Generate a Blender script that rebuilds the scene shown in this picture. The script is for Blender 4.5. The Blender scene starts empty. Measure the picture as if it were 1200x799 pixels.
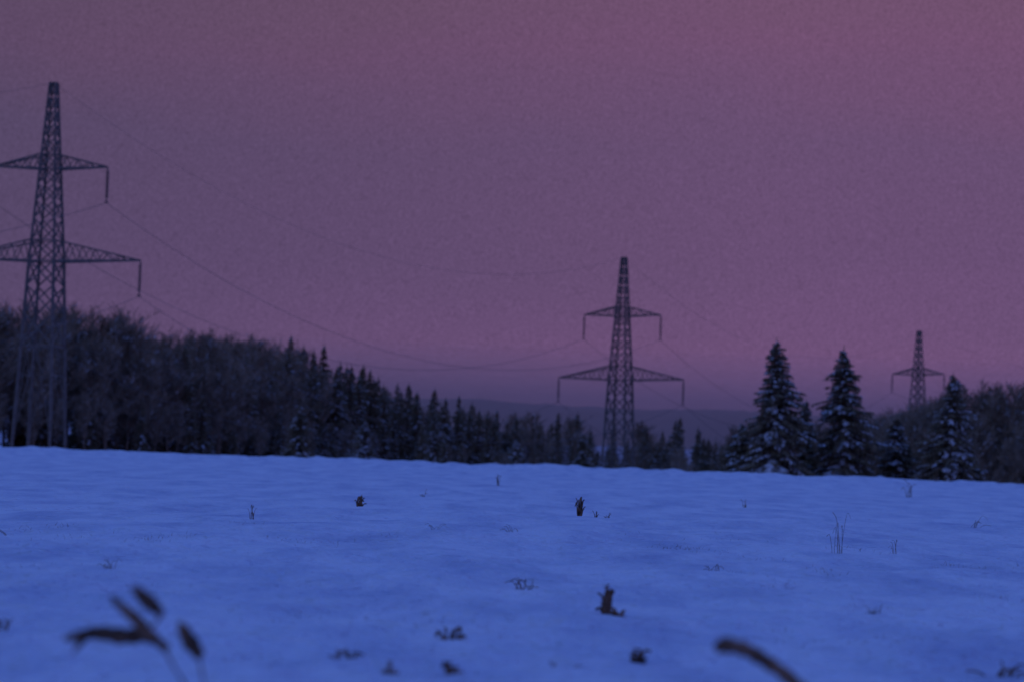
import bpy, math, random
from mathutils import Vector, Matrix, noise
R = math.radians
scene = bpy.context.scene
scene.view_settings.view_transform = 'Standard'
scene.view_settings.look = 'None'
scene.view_settings.exposure = 0

def srgb(r, g, b):
    f = lambda c: (c/255/12.92) if c/255 <= .04045 else ((c/255+.055)/1.055)**2.4
    return (f(r), f(g), f(b), 1)

def smooth(a, b, t):
    t = max(0, min(1, (t-a)/(b-a)))
    return t*t*(3-2*t)

# ------------------------------------------------------------ materials
def new_mat(name):
    m = bpy.data.materials.new(name); m.use_nodes = True
    nt = m.node_tree
    return m, nt, nt.nodes['Principled BSDF']

def noisy_mat(name, c1, c2, scale, rough=.9, detail=4, bump=0.0, stops=(.35, .65), spec=.2, diffuse=False):
    m, nt, b = new_mat(name)
    tc = nt.nodes.new('ShaderNodeTexCoord')
    n = nt.nodes.new('ShaderNodeTexNoise'); n.inputs['Scale'].default_value = scale
    n.inputs['Detail'].default_value = detail
    cr = nt.nodes.new('ShaderNodeValToRGB')
    cr.color_ramp.elements[0].position = stops[0]; cr.color_ramp.elements[0].color = (*c1, 1)
    cr.color_ramp.elements[1].position = stops[1]; cr.color_ramp.elements[1].color = (*c2, 1)
    nt.links.new(tc.outputs['Object'], n.inputs['Vector'])
    nt.links.new(n.outputs['Fac'], cr.inputs['Fac'])
    if diffuse:
        nt.nodes.remove(b)
        d = nt.nodes.new('ShaderNodeBsdfDiffuse')
        nt.links.new(cr.outputs['Color'], d.inputs['Color'])
        nt.links.new(d.outputs[0], nt.nodes['Material Output'].inputs['Surface'])
        return m
    nt.links.new(cr.outputs['Color'], b.inputs['Base Color'])
    b.inputs['Roughness'].default_value = rough
    b.inputs['Specular IOR Level'].default_value = spec
    if bump:
        bp = nt.nodes.new('ShaderNodeBump'); bp.inputs['Strength'].default_value = bump
        bp.inputs['Distance'].default_value = .05
        nt.links.new(n.outputs['Fac'], bp.inputs['Height'])
        nt.links.new(bp.outputs['Normal'], b.inputs['Normal'])
    return m

m_needle = noisy_mat('hazed_spruce_needles', (.14, .115, .07), (.24, .20, .13), 1.3, detail=0, diffuse=True)  # needle colour lifted to stand in for distance haze
m_bark = noisy_mat('bark', (.18, .13, .095), (.30, .22, .16), 5, detail=0, diffuse=True)
m_twig = noisy_mat('hazed_bare_twigs', (.20, .15, .10), (.34, .26, .18), .5, detail=0, diffuse=True)  # paler twigs, the haze over the wood is painted into their colour
m_tsnow = noisy_mat('tree_snow', (.42, .42, .42), (.66, .67, .68), 2.5, detail=0, diffuse=True)
m_steel = noisy_mat('weathered_steel', (.11, .09, .075), (.19, .16, .13), 2.5, rough=.7, spec=.3)
m_glass = noisy_mat('insulator_ceramic', (.07, .05, .05), (.10, .08, .08), 5, rough=.45, spec=.4)
m_wire = noisy_mat('aluminium_wire', (.12, .10, .09), (.18, .15, .13), .2, rough=.6)
m_stalk = noisy_mat('dry_stalk', (.07, .045, .03), (.26, .16, .10), 14, bump=.4)
m_grass = noisy_mat('dry_grass', (.16, .12, .10), (.30, .24, .19), 3)
m_hill = noisy_mat('hill_forest', (.20, .14, .09), (.30, .21, .14), .02, detail=8)

# snow
m_snow, nt, b = new_mat('snow')
tc = nt.nodes.new('ShaderNodeTexCoord')
mp = nt.nodes.new('ShaderNodeMapping'); mp.inputs['Scale'].default_value = (.75, .22, 1)
n1 = nt.nodes.new('ShaderNodeTexNoise'); n1.inputs['Scale'].default_value = 1.2; n1.inputs['Detail'].default_value = 5; n1.inputs['Roughness'].default_value = .66
n2 = nt.nodes.new('ShaderNodeTexNoise'); n2.inputs['Scale'].default_value = 9; n2.inputs['Detail'].default_value = 3
n3 = nt.nodes.new('ShaderNodeTexNoise'); n3.inputs['Scale'].default_value = 1.1; n3.inputs['Detail'].default_value = 3
cr = nt.nodes.new('ShaderNodeValToRGB')
cr.color_ramp.elements[0].position = .28; cr.color_ramp.elements[0].color = (.50, .55, .68, 1)
cr.color_ramp.elements[1].position = .58; cr.color_ramp.elements[1].color = (.82, .85, .89, 1)
nt.links.new(tc.outputs['Object'], mp.inputs['Vector'])
nt.links.new(mp.outputs['Vector'], n1.inputs['Vector'])
nt.links.new(tc.outputs['Object'], n2.inputs['Vector'])
nt.links.new(tc.outputs['Object'], n3.inputs['Vector'])
nt.links.new(n1.outputs['Fac'], cr.inputs['Fac'])
nt.links.new(cr.outputs['Color'], b.inputs['Base Color'])
ad = nt.nodes.new('ShaderNodeMath'); ad.operation = 'MULTIPLY_ADD'; ad.inputs[1].default_value = .3
nt.links.new(n2.outputs['Fac'], ad.inputs[0]); nt.links.new(n3.outputs['Fac'], ad.inputs[2])
bp = nt.nodes.new('ShaderNodeBump'); bp.inputs['Strength'].default_value = 1; bp.inputs['Distance'].default_value = .45
nt.links.new(ad.outputs[0], bp.inputs['Height']); nt.links.new(bp.outputs['Normal'], b.inputs['Normal'])
b.inputs['Roughness'].default_value = .85; b.inputs['Specular IOR Level'].default_value = .12

# ------------------------------------------------------------ helpers
class MB:
    def __init__(s): s.v = []; s.f = []; s.m = []
    def face(s, pts, mi=0):
        i = len(s.v); s.v.extend([tuple(p) for p in pts]); s.f.append(tuple(range(i, i+len(pts)))); s.m.append(mi)
    def beam(s, p, q, w, w2=None, mi=0, n=4):
        p = Vector(p); q = Vector(q); d = q-p
        if d.length < 1e-6: return
        d.normalize(); w2 = w if w2 is None else w2
        a = d.cross(Vector((0, 0, 1)))
        if a.length < .05: a = d.cross(Vector((1, 0, 0)))
        a.normalize(); c = d.cross(a)
        i = len(s.v)
        for P, W in ((p, w), (q, w2)):
            for k in range(n):
                t = 2*math.pi*(k+.5)/n
                s.v.append(tuple(P+(a*math.cos(t)+c*math.sin(t))*W*.5*1.3))
        for k in range(n):
            k2 = (k+1) % n
            s.f.append((i+k, i+k2, i+n+k2, i+n+k)); s.m.append(mi)
        s.f.append(tuple(i+n+k for k in range(n))); s.m.append(mi)
        s.f.append(tuple(i+n-1-k for k in range(n))); s.m.append(mi)
    def tube(s, pts, rads, n=7, mi=0):
        pts = [Vector(p) for p in pts]; i0 = len(s.v)
        for j, p in enumerate(pts):
            d = (pts[min(j+1, len(pts)-1)]-pts[max(j-1, 0)]).normalized()
            a = d.cross(Vector((0, 1, .1)))
            if a.length < .05: a = d.cross(Vector((1, 0, 0)))
            a.normalize(); c = d.cross(a)
            for k in range(n):
                t = 2*math.pi*k/n
                s.v.append(tuple(p+(a*math.cos(t)+c*math.sin(t))*rads[j]))
        for j in range(len(pts)-1):
            for k in range(n):
                k2 = (k+1) % n
                s.f.append((i0+j*n+k, i0+j*n+k2, i0+(j+1)*n+k2, i0+(j+1)*n+k)); s.m.append(mi)
        s.f.append(tuple(i0+n-1-k for k in range(n))); s.m.append(mi)
        s.f.append(tuple(i0+(len(pts)-1)*n+k for k in range(n))); s.m.append(mi)
    def mesh(s, name, mats, smooth=False):
        me = bpy.data.meshes.new(name); me.from_pydata(s.v, [], s.f)
        for m in mats: me.materials.append(m)
        me.polygons.foreach_set('material_index', s.m)
        if smooth: me.polygons.foreach_set('use_smooth', [True]*len(s.f))
        me.update(); return me

def add(name, me, loc=(0, 0, 0), rot=(0, 0, 0), scale=(1, 1, 1), parent=None):
    o = bpy.data.objects.new(name, me); o.location = loc; o.rotation_euler = rot; o.scale = scale
    scene.collection.objects.link(o)
    if parent: o.parent = parent
    return o

# ------------------------------------------------------------ terrain
def fbm(x, y, s, seed=0, o=3):
    return noise.fractal(Vector((x/s, y/s, seed)), .8, 2.1, o)
def terr(x, y):
    e = 205-.35*max(-90, min(90, x))
    drop = .8+6.2*smooth(-50, 8, x)
    z = -drop*smooth(e, e+130, y)-2.6*smooth(390, 520, y)
    k = smooth(60, 200, y)*(1-smooth(e+20, e+90, y))
    z += k*(.34*fbm(x, y*.25, 7, 3)+.28*fbm(x, y*.4, 2.6, 9))
    kk = 1-smooth(20, 140, y)
    z += .06*fbm(x, y*.7, 1.3, 5, 4)*kk + .11*fbm(x, y, 9, 7, 2)*(1-smooth(100, 200, y))*smooth(4, 30, abs(y)+3)
    z += 1.2*fbm(x, y, 60, 2)*smooth(300, 420, y)
    z += 30*smooth(1300, 2600, y)
    return z

ys = [-120, -70, -40, -20, -10, -4, 0]
y = 1.5
while y < 9000:
    ys.append(y); y *= 1.0125
NC = 260
vv = []; ff = []
for yy in ys:
    w = 40+1.15*abs(yy)
    for c in range(NC+1):
        t = 2*c/NC-1
        x = (0.25*t+.75*t**3)*w
        vv.append((x, yy, terr(x, yy)))
for r in range(len(ys)-1):
    for c in range(NC):
        i = r*(NC+1)+c
        ff.append((i, i+1, i+NC+2, i+NC+1))
me = bpy.data.meshes.new('snow_field'); me.from_pydata(vv, [], ff); me.materials.append(m_snow)
me.polygons.foreach_set('use_smooth', [True]*len(ff)); me.update()
add('snow_field', me)

# distant forested hill with ragged crown line
mb = MB(); NX = 900; rows = 14
for r in range(rows+1):
    t = r/rows
    for c in range(NX+1):
        x = -2600+5200*c/NX
        yb = 2000+600*t+60*fbm(x, 0, 500, 4)
        top = 56+5*fbm(x, 0, 420, 11)+2*fbm(x, 0, 90, 6)
        z = -12+(top+12)*math.sin(t*math.pi/2)**.8 + (1.6*fbm(x, t*200, 9, 8) if r else 0)
        mb.v.append((x, yb, z))
for r in range(rows):
    for c in range(NX):
        i = r*(NX+1)+c
        mb.f.append((i, i+1, i+NX+2, i+NX+1)); mb.m.append(0)
add('distant_forested_hill', mb.mesh('distant_forested_hill', [m_hill]))

# ------------------------------------------------------------ trees
def spruce(seed, h, r, snow=.3, dens=1.0):
    rg = random.Random(seed); mb = MB()
    mb.tube([(0, 0, -1), (0, 0, h*.5), (0, 0, h*.98)], [h*.012, h*.008, .01], 6, 2)
    z = h*.03
    gap = rg.uniform(0, 6.28)
    while z < h*.985:
        t = z/h
        Lb = r*(1-t)**.78*(.9+.16*math.sin(z*1.7+seed)+.1*math.sin(z*4.3+seed*2))+.1
        nb = max(4, int((6+7*(1-t))*dens))
        a0 = rg.random()*6.28
        for k in range(nb):
            a = a0+6.283*k/nb+rg.uniform(-.3, .3)
            L = Lb*rg.uniform(.55, 1.15)*(1+.16*math.sin(a+gap+z*.4))
            if rg.random() < .06: L *= 1.2
            zz = z+rg.uniform(-.25, .25)
            ca, sa = math.cos(a), math.sin(a)
            ns = max(3, int(L/.42))
            dr = rg.uniform(.35, .75)*(1-t*.6); up = .35*t+.1
            pts = []
            for j in range(ns+1):
                u = j/ns
                d = L*u
                pts.append(Vector((ca*d, sa*d, zz+L*(up*u-(dr+up*.4)*u*u)+.12*L*max(0, u-.75)*2)))
            side = Vector((-sa, ca, 0))
            has_snow = rg.random() < snow*1.5
            for j in range(ns):
                u = (j+.5)/ns
                p, q = pts[j], pts[j+1]
                w = (.18+.42*L*.35*math.sin(math.pi*min(1, u*.9+.12)))*rg.uniform(.7, 1.2)
                fwd = (q-p)
                for sgn in (-1, 1):
                    if rg.random() < .1: continue
                    tipp = p+fwd*rg.uniform(.8, 1.5)+side*sgn*w+Vector((0, 0, -rg.uniform(.1, .4)*w-.05))
                    mb.face([p, q, tipp], 0)
                    hh = rg.uniform(.2, .55)*(1-.5*t)
                    m = p.lerp(tipp, .6)
                    mb.face([p, m, m+Vector((ca*.05, sa*.05, -hh))], 0)
                    mb.face([m, tipp, tipp.lerp(m, .4)+Vector((0, 0, -hh*.9))], 0)
                    if has_snow and rg.random() < .8 and u > .2:
                        o = Vector((0, 0, .04))
                        mb.face([p.lerp(tipp, .05)+o, q+o+fwd*.12, tipp.lerp(q, rg.uniform(.02, .4))+o], 1)
                        if rg.random() < .5:   # snow cake draping over the edge
                            mb.face([q+o+fwd*.14, tipp+o+fwd*.05, (q+tipp)/2+fwd*.1+Vector((0, 0, -.16))], 1)
                hh = rg.uniform(.2, .45)*(1-.5*t)
                mb.face([p, q, (p+q)/2+Vector((rg.uniform(-.1, .1), rg.uniform(-.1, .1), -hh))], 0)
            q = pts[-1]
            mb.face([q+side*.07, q-side*.07, q+Vector((ca*.22, sa*.22, -.05))], 0)
        z += rg.uniform(.22, .38)*(1.05-.35*t)/dens**.5
    for k in range(6):
        a = k*1.05
        mb.face([(0, 0, h*1.03), (.12*math.cos(a), .12*math.sin(a), h*.95), (.12*math.cos(a+1), .12*math.sin(a+1), h*.95)], 0)
    return mb.mesh('spruce_mesh', [m_needle, m_tsnow, m_bark])

def bare_tree(seed, h, spread=.28, twig=.035, snow=.05, start=.25):
    rg = random.Random(seed); mb = MB()
    def ribbon(p, q, w, w2, mi):
        d = (q-p).normalized(); a = d.cross(Vector((rg.uniform(-1, 1), rg.uniform(-1, 1), .1)))
        if a.length < .01: return
        a.normalize()
        mb.face([p-a*w/2, p+a*w/2, q+a*w2/2, q-a*w2/2], mi)
    def grow(p, d, L, w, lev):
        ns = 3 if lev < 3 else 2; cur = p; dd = d.copy()
        for j in range(ns):
            dd = (dd+Vector((rg.uniform(-.22, .22), rg.uniform(-.22, .22), rg.uniform(-.02, .25)))).normalized()
            nx = cur+dd*L/ns
            ww = w*(1-j/ns*.6)
            if lev < 2: mb.beam(cur, nx, ww, ww*.75, 1, 3)
            else: ribbon(cur, nx, ww, ww*.7, 0)
            if rg.random() < snow: ribbon(cur+Vector((0, 0, .03)), nx+Vector((0, 0, .03)), ww*1.3+.02, ww+.02, 2)
            if lev < 3:
                for k in range((2, 3, 3)[lev]):
                    ax = Vector((rg.uniform(-1, 1), rg.uniform(-1, 1), rg.uniform(-.2, .5))).normalized()
                    nd = (dd*.75+ax*.8).normalized()
                    grow(cur.lerp(nx, rg.random()), nd, L*rg.uniform(.38, .6), max(twig, ww*.5), lev+1)
            cur = nx
    pts = []; p = Vector((0, 0, -.8)); n = 8; lean = Vector((rg.uniform(-.04, .04), rg.uniform(-.04, .04), 1))
    for j in range(n+1):
        pts.append(p.copy()); p = p+(lean+Vector((rg.uniform(-.05, .05), rg.uniform(-.05, .05), 0)))*(h*.9/n)
    mb.tube(pts, [h*.011*(1-.85*j/n)+.012 for j in range(n+1)], 5, 1)
    nb = int(17+h*.5)
    for k in range(nb):
        t = start+(1-start)*(k+rg.random())/nb
        i = min(n-1, int(t*n)); q = pts[i].lerp(pts[i+1], t*n-i)
        a = rg.random()*6.283
        L = h*spread*(math.sin(math.pi*min(1, (t-start)/(1-start)*.75+.25))**.7)*rg.uniform(.7, 1.1)+.4
        el = rg.uniform(.5, 1.1)+t*.4
        grow(q, Vector((math.cos(a), math.sin(a), el)).normalized(), L, .07, 1)
    return mb.mesh('bare_tree_mesh', [m_twig, m_bark, m_tsnow])

SP = [spruce(10+i, 15, (2.9, 2.4, 3.2, 2.7)[i], (.2, .1, .25, .15)[i], .66) for i in range(4)]
BT = [bare_tree(40+i, 16, (.24, .28, .22, .3)[i], .06, .04, (.22, .3, .15, .25)[i]) for i in range(4)]
print('faces', [len(m.polygons) for m in SP+BT])

forest = bpy.data.objects.new('distant_forest', None); scene.collection.objects.link(forest)
rg = random.Random(5)
cnt = 0
def plant(kind, x, y, H, wid=1.0):
    global cnt
    cnt += 1
    me = rg.choice(SP) if kind == 's' else rg.choice(BT)
    base = 15 if kind == 's' else 16
    s = H/base
    add(('spruce' if kind == 's' else 'bare_tree'), me, (x, y, terr(x, y)-.2), (0, 0, rg.random()*6.28), (s*wid, s*wid, s), forest)

# front edge of the forest: (x, y, tree height, share of spruces)
edge = [(-240, 250, 19, .2), (-130, 285, 20, .2), (-75, 303, 21.2, .12), (-52, 322, 20.4, .18), (-42, 342, 19.2, .35), (-33, 385, 20.2, .5), (-26, 418, 20.5, .75),
        (-16, 437, 20, .9), (0, 460, 19, .85), (20, 475, 19, .8), (38, 470, 18, .7), (44, 430, 16, .6), (50, 360, 18, .35), (60, 330, 22, .1), (66, 325, 19.5, .12), (120, 300, 17, .3), (240, 260, 18, .3)]
def along(step, off, jit, hs):
    for i in range(len(edge)-1):
        a, b2 = edge[i], edge[i+1]
        d = math.hypot(b2[0]-a[0], b2[1]-a[1]); n = max(1, int(d/step))
        nxn, nyn = -(b2[1]-a[1])/d, (b2[0]-a[0])/d
        for k in range(n):
            u = (k+rg.random())/n
            x = a[0]+(b2[0]-a[0])*u+nxn*off+rg.uniform(-jit, jit); y = a[1]+(b2[1]-a[1])*u+nyn*off+rg.uniform(-jit, jit)
            H = a[2]+(b2[2]-a[2])*u; sh = a[3]+(b2[3]-a[3])*u
            if abs(x) > 110 and rg.random() < .6: continue
            kd = 's' if rg.random() < sh else 'b'
            if math.hypot(x-17.5, y-388) < 4: continue
            plant(kd, x, y, H*hs*rg.uniform(.80, 1.08)*((.87 if abs(x) > 38 else .97) if kd == 's' else 1), rg.uniform(.85, 1.2))
along(3.0, -3, 1.5, .45)
along(3.0, 0, 1.2, .85)
along(3.2, 5, 1.5, .95)
along(3.4, 11, 2, 1.0)
along(4.0, 18, 3, 1.02)
# undergrowth closing the foot of the left wood
for k in range(34):
    x = rg.uniform(-72, -42)
    plant(rg.choice('ssb'), x, 304+(x+75)*.75+rg.uniform(2, 14), rg.uniform(6, 10), 1.35)
# lower growth around the foot of the second pylon
for k in range(40):
    x = rg.uniform(-14, 46); y = rg.uniform(330, 440)
    if abs(x-17.5) < 3 and y < 395: continue
    plant(rg.choice('ssb'), x, y, rg.uniform(7.5, 12), rg.uniform(.9, 1.3))
for (x, y) in ((15, 405), (17, 412), (19.5, 403), (21, 410), (13, 410), (18, 425), (14.5, 430), (27, 415), (25, 408), (29, 420), (27, 430)):
    plant(rg.choice('ssb'), x, y, rg.uniform(9, 13), 1.3)
print('forest', cnt)

# individually visible spruces  (x, y, height, half width, snow, seed)
hero = [(28.6, 258, 17.4, 5.7, .32, 1), (36.3, 262, 17.6, 5.6, .32, 2), (47.7, 262, 15.3, 5.2, .32, 3), (42.5, 266, 10.6, 4.6, .3, 4),
        (25.3, 262, 8.6, 3.8, .28, 5), (32.6, 268, 12.2, 3.8, .28, 6), (51.5, 270, 9.6, 3.6, .3, 11), (39.6, 275, 9.5, 3.4, .25, 12),
        (0.8, 330, 9.6, 3.6, .55, 7), (-20.5, 345, 9.2, 3.2, .45, 8), (10.5, 350, 11.2, 3.3, .3, 9), (-27.5, 318, 9, 3.2, .2, 10), (-11, 360, 12, 3.4, .3, 13)]
for (x, y, h, r, s, sd) in hero:
    me = spruce(100+sd, h, r, s, 1.1); me.name = 'spruce_tree'
    add('spruce_tree', me, (x, y, terr(x, y)), (R(rg.uniform(-1.5, 1.5)), R(rg.uniform(-1.5, 1.5)), rg.random()*6))

# ------------------------------------------------------------ pylons
def root_mat(loc, yaw): return Matrix.Translation(loc) @ Matrix.Rotation(yaw, 4, 'Z')
def pylon(loc, yaw, H=40.0):
    root = bpy.data.objects.new('electricity_pylon', None); scene.collection.objects.link(root)
    root.location = loc; root.rotation_euler = (0, 0, yaw)
    prof = [(-1.5, 4.5), (0, 4.4), (20.6, 2.9), (22.9, 2.65), (30.8, 1.75), (32.4, 1.6), (40.3, .72)]
    def W(z):
        for (a, wa), (b2, wb) in zip(prof, prof[1:]):
            if z <= b2: return wa+(wb-wa)*(z-a)/(b2-a)
        return prof[-1][1]
    def cor(z):
        w = W(z)/2; return [Vector((sx*w, sy*w, z)) for sx, sy in ((-1, -1), (1, -1), (1, 1), (-1, 1))]
    mb = MB()
    lv = [-1.5, 0, 11.3, 14.8, 17.9, 20.6, 22.9, 25.3, 27.2, 29.1, 30.8, 32.4, 34.2, 35.8, 37.3, 38.8, 40.3]
    for i, (a, b2) in enumerate(zip(lv, lv[1:])):
        A, B = cor(a), cor(b2)
        leg = .3 if b2 <= 21 else (.24 if b2 < 33 else .18)
        br = .16 if b2 <= 21 else .13
        for k in range(4):
            mb.beam(A[k], B[k], leg)
            k2 = (k+1) % 4
            if i == 1:   # tall open leg panel, slender portal bracing
                mid = (B[k]+B[k2])/2
                mb.beam(A[k].lerp(B[k], .12), mid, .085); mb.beam(A[k2].lerp(B[k2], .12), mid, .085)
                for u in (.5, .75):
                    mb.beam(A[k].lerp(B[k], u), A[k].lerp(B[k], .12).lerp(mid, u-.1), .06)
                    mb.beam(A[k2].lerp(B[k2], u), A[k2].lerp(B[k2], .12).lerp(mid, u-.1), .06)
            elif i > 1:
                mb.beam(A[k], B[k2], br); mb.beam(A[k2], B[k], br)
            if b2 in (11.3, 20.6, 22.9, 30.8, 32.4, 40.3): mb.beam(B[k], B[k2], br)
    C = cor(40.3); mb.beam(C[0], C[2], .12); mb.beam(C[1], C[3], .12)
    add('lattice_tower', mb.mesh('lattice_tower', [m_steel]), parent=root)
    tips = []
    am = MB(); im = MB()
    for (zb, zt, L) in ((20.6, 22.9, 10.9), (30.8, 32.4, 6.7)):
        for sg in (-1, 1):
            wb, wt = W(zb)/2, W(zt)/2
            tip = Vector((sg*L, 0, zb+.25))
            n = 6 if L > 8 else 4
            for sy in (-1, 1):
                b0 = Vector((sg*wb, sy*wb, zb)); t0 = Vector((sg*wt, sy*wt, zt))
                am.beam(b0, tip, .21); am.beam(t0, tip, .18)
                for k in range(n):
                    u, u2, um = k/n, (k+1)/n, (k+.5)/n
                    am.beam(b0.lerp(tip, u), t0.lerp(tip, um), .1)
                    am.beam(t0.lerp(tip, um), b0.lerp(tip, u2), .1)
            b0, b1 = Vector((sg*wb, -wb, zb)), Vector((sg*wb, wb, zb))
            for k in range(n):
                am.beam(b0.lerp(tip, k/n), b1.lerp(tip, (k+1)/n), .08)
                am.beam(b1.lerp(tip, k/n), b0.lerp(tip, (k+1)/n), .08)
            top = tip+Vector((0, 0, -.05)); z = top.z
            im.beam(top, top+Vector((0, 0, -3.9)), .12)
            for k in range(15):
                zc = z-.45-k*.2
                im.tube([(top.x, 0, zc+.07), (top.x, 0, zc), (top.x, 0, zc-.05)], [.05, .24, .18], 8)
            im.beam((top.x, -.5, z-3.8), (top.x, .5, z-3.8), .12)
            tips.append(root_mat(loc, yaw) @ Vector((top.x, 0, z-3.9)))
    add('crossarms', am.mesh('crossarms', [m_steel]), parent=root)
    add('insulator_strings', im.mesh('insulator_strings', [m_glass], True), parent=root)
    tips.append(root_mat(loc, yaw) @ Vector((0, 0, 40.35)))
    return tips

P = [((-118, 120, -.3), -R(22)), ((-51.4, 265, -.2), -R(12)), ((17.6, 388, -7.2), -R(26)), ((87.6, 520, -10), -R(44)), ((230, 600, -9), -R(60))]
T = [pylon(l, yw) for l, yw in P]
wm = MB()
for A, B in zip(T, T[1:]):
    for i, (a, b2) in enumerate(zip(A, B)):
        sag = (a-b2).length*(.075 if i < 4 else .07)
        pts = []
        for k in range(41):
            u = k/40; p = a.lerp(b2, u); p.z -= sag*4*u*(1-u); pts.append(p)
        wm.tube(pts, [.028 if i < 4 else .016]*41, 5)
add('power_lines', wm.mesh('power_lines', [m_wire], True))

# ------------------------------------------------------------ dry plants
def stalk(mb, pts, r0, r1, n=9, belly=0.0):
    P2 = [Vector(p) for p in pts]; out = []
    for i in range(len(P2)-1):
        a, b2 = P2[i], P2[i+1]; p0 = P2[max(0, i-1)]; p3 = P2[min(len(P2)-1, i+2)]
        for k in range(5):
            t = k/5
            out.append(.5*((2*a)+(b2-p0)*t+(2*p0-5*a+4*b2-p3)*t*t+(-p0+3*a-3*b2+p3)*t**3))
    out.append(P2[-1]); N = len(out)
    mb.tube(out, [(r0+(r1-r0)*j/(N-1)+belly*math.sin(math.pi*j/(N-1)))*(1+.12*math.sin(j*1.9)) for j in range(N)], n)

mb = MB()   # broken stalk, lower right
stalk(mb, [(1.22, 8.0, -.05), (1.08, 8, .18), (.955, 8, .29), (.875, 7.98, .345), (.80, 7.97, .385), (.735, 7.95, .40)], .020, .026)
stalk(mb, [(.735, 7.95, .40), (.722, 7.95, .398), (.700, 7.95, .383)], .029, .018)
add('broken_dry_stalk', mb.mesh('broken_dry_stalk', [m_stalk], True))
mb = MB()   # bent weed with withered leaves, lower left
stalk(mb, [(-.93, 8.2, -.05), (-1.0, 8.1, .12), (-1.08, 8, .27), (-1.115, 8, .335)], .003, .005)
stalk(mb, [(-1.10, 8, .32), (-1.165, 8, .372), (-1.21, 8, .418), (-1.25, 8, .45), (-1.295, 8, .49)], .014, .007, belly=.010)
stalk(mb, [(-1.115, 8, .335), (-1.18, 8.05, .358), (-1.26, 8.05, .355), (-1.34, 8.05, .362), (-1.44, 8, .345)], .010, .010, belly=.018)
stalk(mb, [(-1.33, 8.05, .36), (-1.37, 8.1, .37), (-1.40, 8.1, .33), (-1.43, 8.1, .29)], .006, .004, belly=.007)
stalk(mb, [(-1.12, 8, .435), (-1.15, 7.98, .463), (-1.18, 7.97, .49), (-1.215, 7.96, .525)], .009, .009, belly=.017)
stalk(mb, [(-1.165, 8, .385), (-1.14, 8, .41), (-1.125, 8, .435)], .004, .006)
stalk(mb, [(-.94, 8.1, -.05), (-.97, 8.05, .15), (-1.005, 8.05, .31)], .002, .004)
stalk(mb, [(-.995, 8.05, .295), (-1.035, 8.04, .35), (-1.068, 8.03, .41)], .015, .007, belly=.016)
add('bent_dry_weed', mb.mesh('bent_dry_weed', [m_stalk], True))

def weed(x, y, h, n, w, seed, thick=.006):
    r = random.Random(seed); mb = MB(); z0 = terr(x, y)-.03
    for k in range(n):
        a = r.uniform(-1, 1)*w; hh = h*r.uniform(.35, 1.1); b0 = x+r.uniform(-.5, .5)*w
        yy = y+r.uniform(-.3, .3)*w
        pts = [(b0, yy, z0), (b0+a*.2, yy, z0+hh*.5), (b0+a*.5, yy, z0+hh*.9), (b0+a*.9, yy+.02, z0+hh*r.uniform(.65, 1.05))]
        stalk(mb, pts, thick*.8, thick*r.uniform(.3, 1.0), 5)
    add('dry_weed', mb.mesh('dry_weed', [m_stalk], True))
weed(-2.6, 43, .22, 22, .10, 1, .012)
weed(1.24, 41, .34, 24, .08, 2, .010); weed(1.52, 41, .16, 8, .06, 3, .006); weed(1.72, 41.3, .15, 8, .06, 4, .006)
weed(.67, 15.6, .19, 18, .06, 5, .011); weed(.73, 15.5, .08, 10, .05, 27, .010); weed(.70, 12.6, .10, 14, .07, 6, .008)
weed(-.27, 13.2, .10, 14, .08, 7, .007); weed(-.22, 10.9, .09, 14, .05, 8, .007); weed(-.5, 10.9, .09, 12, .05, 9, .006)
weed(7.7, 40, .24, 6, .25, 10, .004); weed(3.7, 27, .48, 8, .12, 11, .003)
weed(14.3, 86, .6, 9, .3, 12, .009); weed(-.3, 75, .4, 8, .1, 13, .008); weed(-3.35, 32, .28, 7, .06, 14, .004)
weed(2.55, 12.4, .12, 12, .14, 15, .006); weed(-4.6, 21, .45, 5, .35, 16, .006); weed(.15, 18.5, .12, 12, .14, 17, .004)
weed(4.5, 28, .22, 5, .08, 19, .003); weed(-.9, 30, .12, 10, .14, 21, .002); weed(.1, 30, .12, 10, .14, 28, .002)
weed(-1.9, 55, .2, 8, .08, 23, .005); weed(-2.7, 13.0, .10, 10, .12, 24, .005); weed(5.4, 55, .22, 7, .1, 25, .005); weed(.3, 12.0, .06, 10, .09, 26, .005)
weed(-.75, 11.6, .07, 12, .07, 29, .006); weed(1.9, 22, .12, 9, .1, 30, .003); weed(2.6, 17, .1, 9, .08, 31, .003); weed(-3.1, 19, .12, 9, .1, 32, .003)

# patches of stubble poking through the snow, one object
r = random.Random(78); mb = MB()
for k in range(55):
    cy = 9+22*r.random()**1.2; cx = r.uniform(-1, 1)*(1.5+cy*.24); rad = r.uniform(.05, .2)*(1+cy*.012)
    for j in range(r.randint(10, 34)):
        x = cx+r.gauss(0, rad); y = cy+r.gauss(0, rad*2.5)
        z0 = terr(x, y)-.02
        hh = r.uniform(.03, .06)
        dx, dy = r.uniform(-.05, .05), r.uniform(-.05, .05); w = r.uniform(.002, .0045)
        mb.face([(x-w, y, z0), (x+w, y, z0), (x+dx, y+dy, z0+hh)], 0)
add('grass_stubble', mb.mesh('grass_stubble', [m_grass]))

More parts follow.
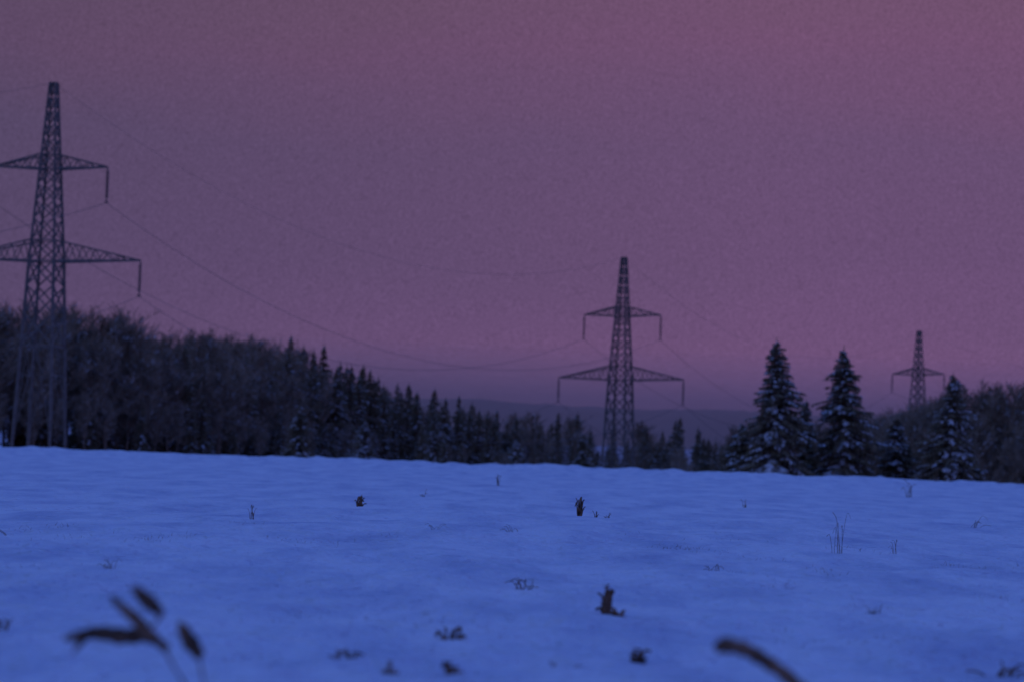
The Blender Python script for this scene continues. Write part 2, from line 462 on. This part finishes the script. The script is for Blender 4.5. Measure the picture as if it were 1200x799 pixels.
# ------------------------------------------------------------ evening mist lying in the far valley
bpy.ops.mesh.primitive_cube_add(size=1, location=(0, 1450, 12))
hz = bpy.context.object; hz.name = 'valley_mist'; hz.scale = (2600, 900, 70)
m = bpy.data.materials.new('mist'); m.use_nodes = True; nt = m.node_tree
nt.nodes.remove(nt.nodes['Principled BSDF'])
vs = nt.nodes.new('ShaderNodeVolumeScatter'); vs.inputs['Color'].default_value = (1, .86, .76, 1)
vs.inputs['Density'].default_value = .0018; vs.inputs['Anisotropy'].default_value = .85
nt.links.new(vs.outputs[0], nt.nodes['Material Output'].inputs['Volume'])
hz.data.materials.append(m)

# ------------------------------------------------------------ world
w = bpy.data.worlds.new('World'); scene.world = w; w.use_nodes = True; nt = w.node_tree
bg = nt.nodes['Background']
tc = nt.nodes.new('ShaderNodeTexCoord')
sx = nt.nodes.new('ShaderNodeSeparateXYZ'); nt.links.new(tc.outputs['Generated'], sx.inputs[0])
# thin cloud veil shifts the colour bands
mp = nt.nodes.new('ShaderNodeMapping'); mp.inputs['Scale'].default_value = (5.0, 3.0, 16)
nz = nt.nodes.new('ShaderNodeTexNoise'); nz.inputs['Scale'].default_value = 1.0; nz.inputs['Detail'].default_value = 2
nt.links.new(tc.outputs['Generated'], mp.inputs[0]); nt.links.new(mp.outputs[0], nz.inputs['Vector'])
ma = nt.nodes.new('ShaderNodeMath'); ma.operation = 'MULTIPLY_ADD'; ma.inputs[1].default_value = .06
sb = nt.nodes.new('ShaderNodeMath'); sb.operation = 'SUBTRACT'; sb.inputs[1].default_value = .03
nt.links.new(nz.outputs['Fac'], ma.inputs[0]); nt.links.new(sx.outputs['Z'], ma.inputs[2])
nt.links.new(ma.outputs[0], sb.inputs[0])
cr = nt.nodes.new('ShaderNodeValToRGB'); nt.links.new(sb.outputs[0], cr.inputs['Fac'])
stops = [(0.0, srgb(112, 81, 122)), (.035, srgb(110, 80, 121)), (.08, srgb(104, 78, 116)), (.125, srgb(103, 78, 114)), (.165, srgb(112, 79, 113)), (.2, srgb(111, 80, 109)), (.32, srgb(90, 103, 168)), (.55, srgb(77, 112, 216)), (1.0, srgb(72, 110, 213))]
e = cr.color_ramp.elements
e[0].position, e[0].color = stops[0]; e[1].position, e[1].color = stops[-1]
for p, c in stops[1:-1]:
    k = e.new(p); k.color = c
# the afterglow is stronger towards the right (sunset side)
mr = nt.nodes.new('ShaderNodeMapRange'); mr.inputs['From Min'].default_value = -.25; mr.inputs['From Max'].default_value = .10
nt.links.new(sx.outputs['X'], mr.inputs['Value'])
tint = nt.nodes.new('ShaderNodeMix'); tint.data_type = 'RGBA'
tint.inputs['A'].default_value = (.62, .80, .78, 1); tint.inputs['B'].default_value = (1.0, 1, 1, 1)
nt.links.new(mr.outputs[0], tint.inputs['Factor'])
mu = nt.nodes.new('ShaderNodeMix'); mu.data_type = 'RGBA'; mu.blend_type = 'MULTIPLY'; mu.inputs['Factor'].default_value = 1
nt.links.new(cr.outputs['Color'], mu.inputs['A']); nt.links.new(tint.outputs['Result'], mu.inputs['B'])
# film-like grain noise added over the sky colour, not part of the clouds
fn = nt.nodes.new('ShaderNodeTexNoise'); fn.inputs['Scale'].default_value = 1300; fn.inputs['Detail'].default_value = 0
nt.links.new(tc.outputs['Generated'], fn.inputs['Vector'])
fr = nt.nodes.new('ShaderNodeMapRange'); fr.inputs['From Min'].default_value = .2; fr.inputs['From Max'].default_value = .8
fr.inputs['To Min'].default_value = .83; fr.inputs['To Max'].default_value = 1.17
nt.links.new(fn.outputs['Fac'], fr.inputs['Value'])
vm = nt.nodes.new('ShaderNodeVectorMath'); vm.operation = 'SCALE'
nt.links.new(mu.outputs['Result'], vm.inputs[0]); nt.links.new(fr.outputs[0], vm.inputs['Scale'])
sky = nt.nodes.new('ShaderNodeTexSky'); sky.sky_type = 'NISHITA'; sky.sun_disc = False
sky.sun_elevation = R(-3); sky.sun_rotation = R(200)
sc = nt.nodes.new('ShaderNodeMix'); sc.data_type = 'RGBA'; sc.blend_type = 'ADD'; sc.inputs['Factor'].default_value = .05
nt.links.new(vm.outputs[0], sc.inputs['A']); nt.links.new(sky.outputs[0], sc.inputs['B'])
nt.links.new(sc.outputs['Result'], bg.inputs['Color']); bg.inputs['Strength'].default_value = 1.0

fill = bpy.data.lights.new('added_twilight_fill', 'SUN'); fill.energy = .15; fill.angle = R(20); fill.color = (.5, .6, 1)  # added soft blue fill that shapes the snow, no such source in the sky
so = bpy.data.objects.new('added_twilight_fill', fill); scene.collection.objects.link(so)
so.rotation_euler = (R(60), 0, R(-55))

# ------------------------------------------------------------ camera
cam = bpy.data.cameras.new('camera'); co = bpy.data.objects.new('camera', cam); scene.collection.objects.link(co)
cam.lens = 85; cam.sensor_width = 36; cam.clip_end = 20000; cam.clip_start = .1
co.matrix_world = Matrix.Translation((0, 0, 1.0)) @ Matrix.Rotation(R(90+2.67), 4, 'X') @ Matrix.Rotation(R(1.9), 4, 'Z')
cam.dof.use_dof = True; cam.dof.focus_distance = 33; cam.dof.aperture_fstop = 1.6
scene.camera = co
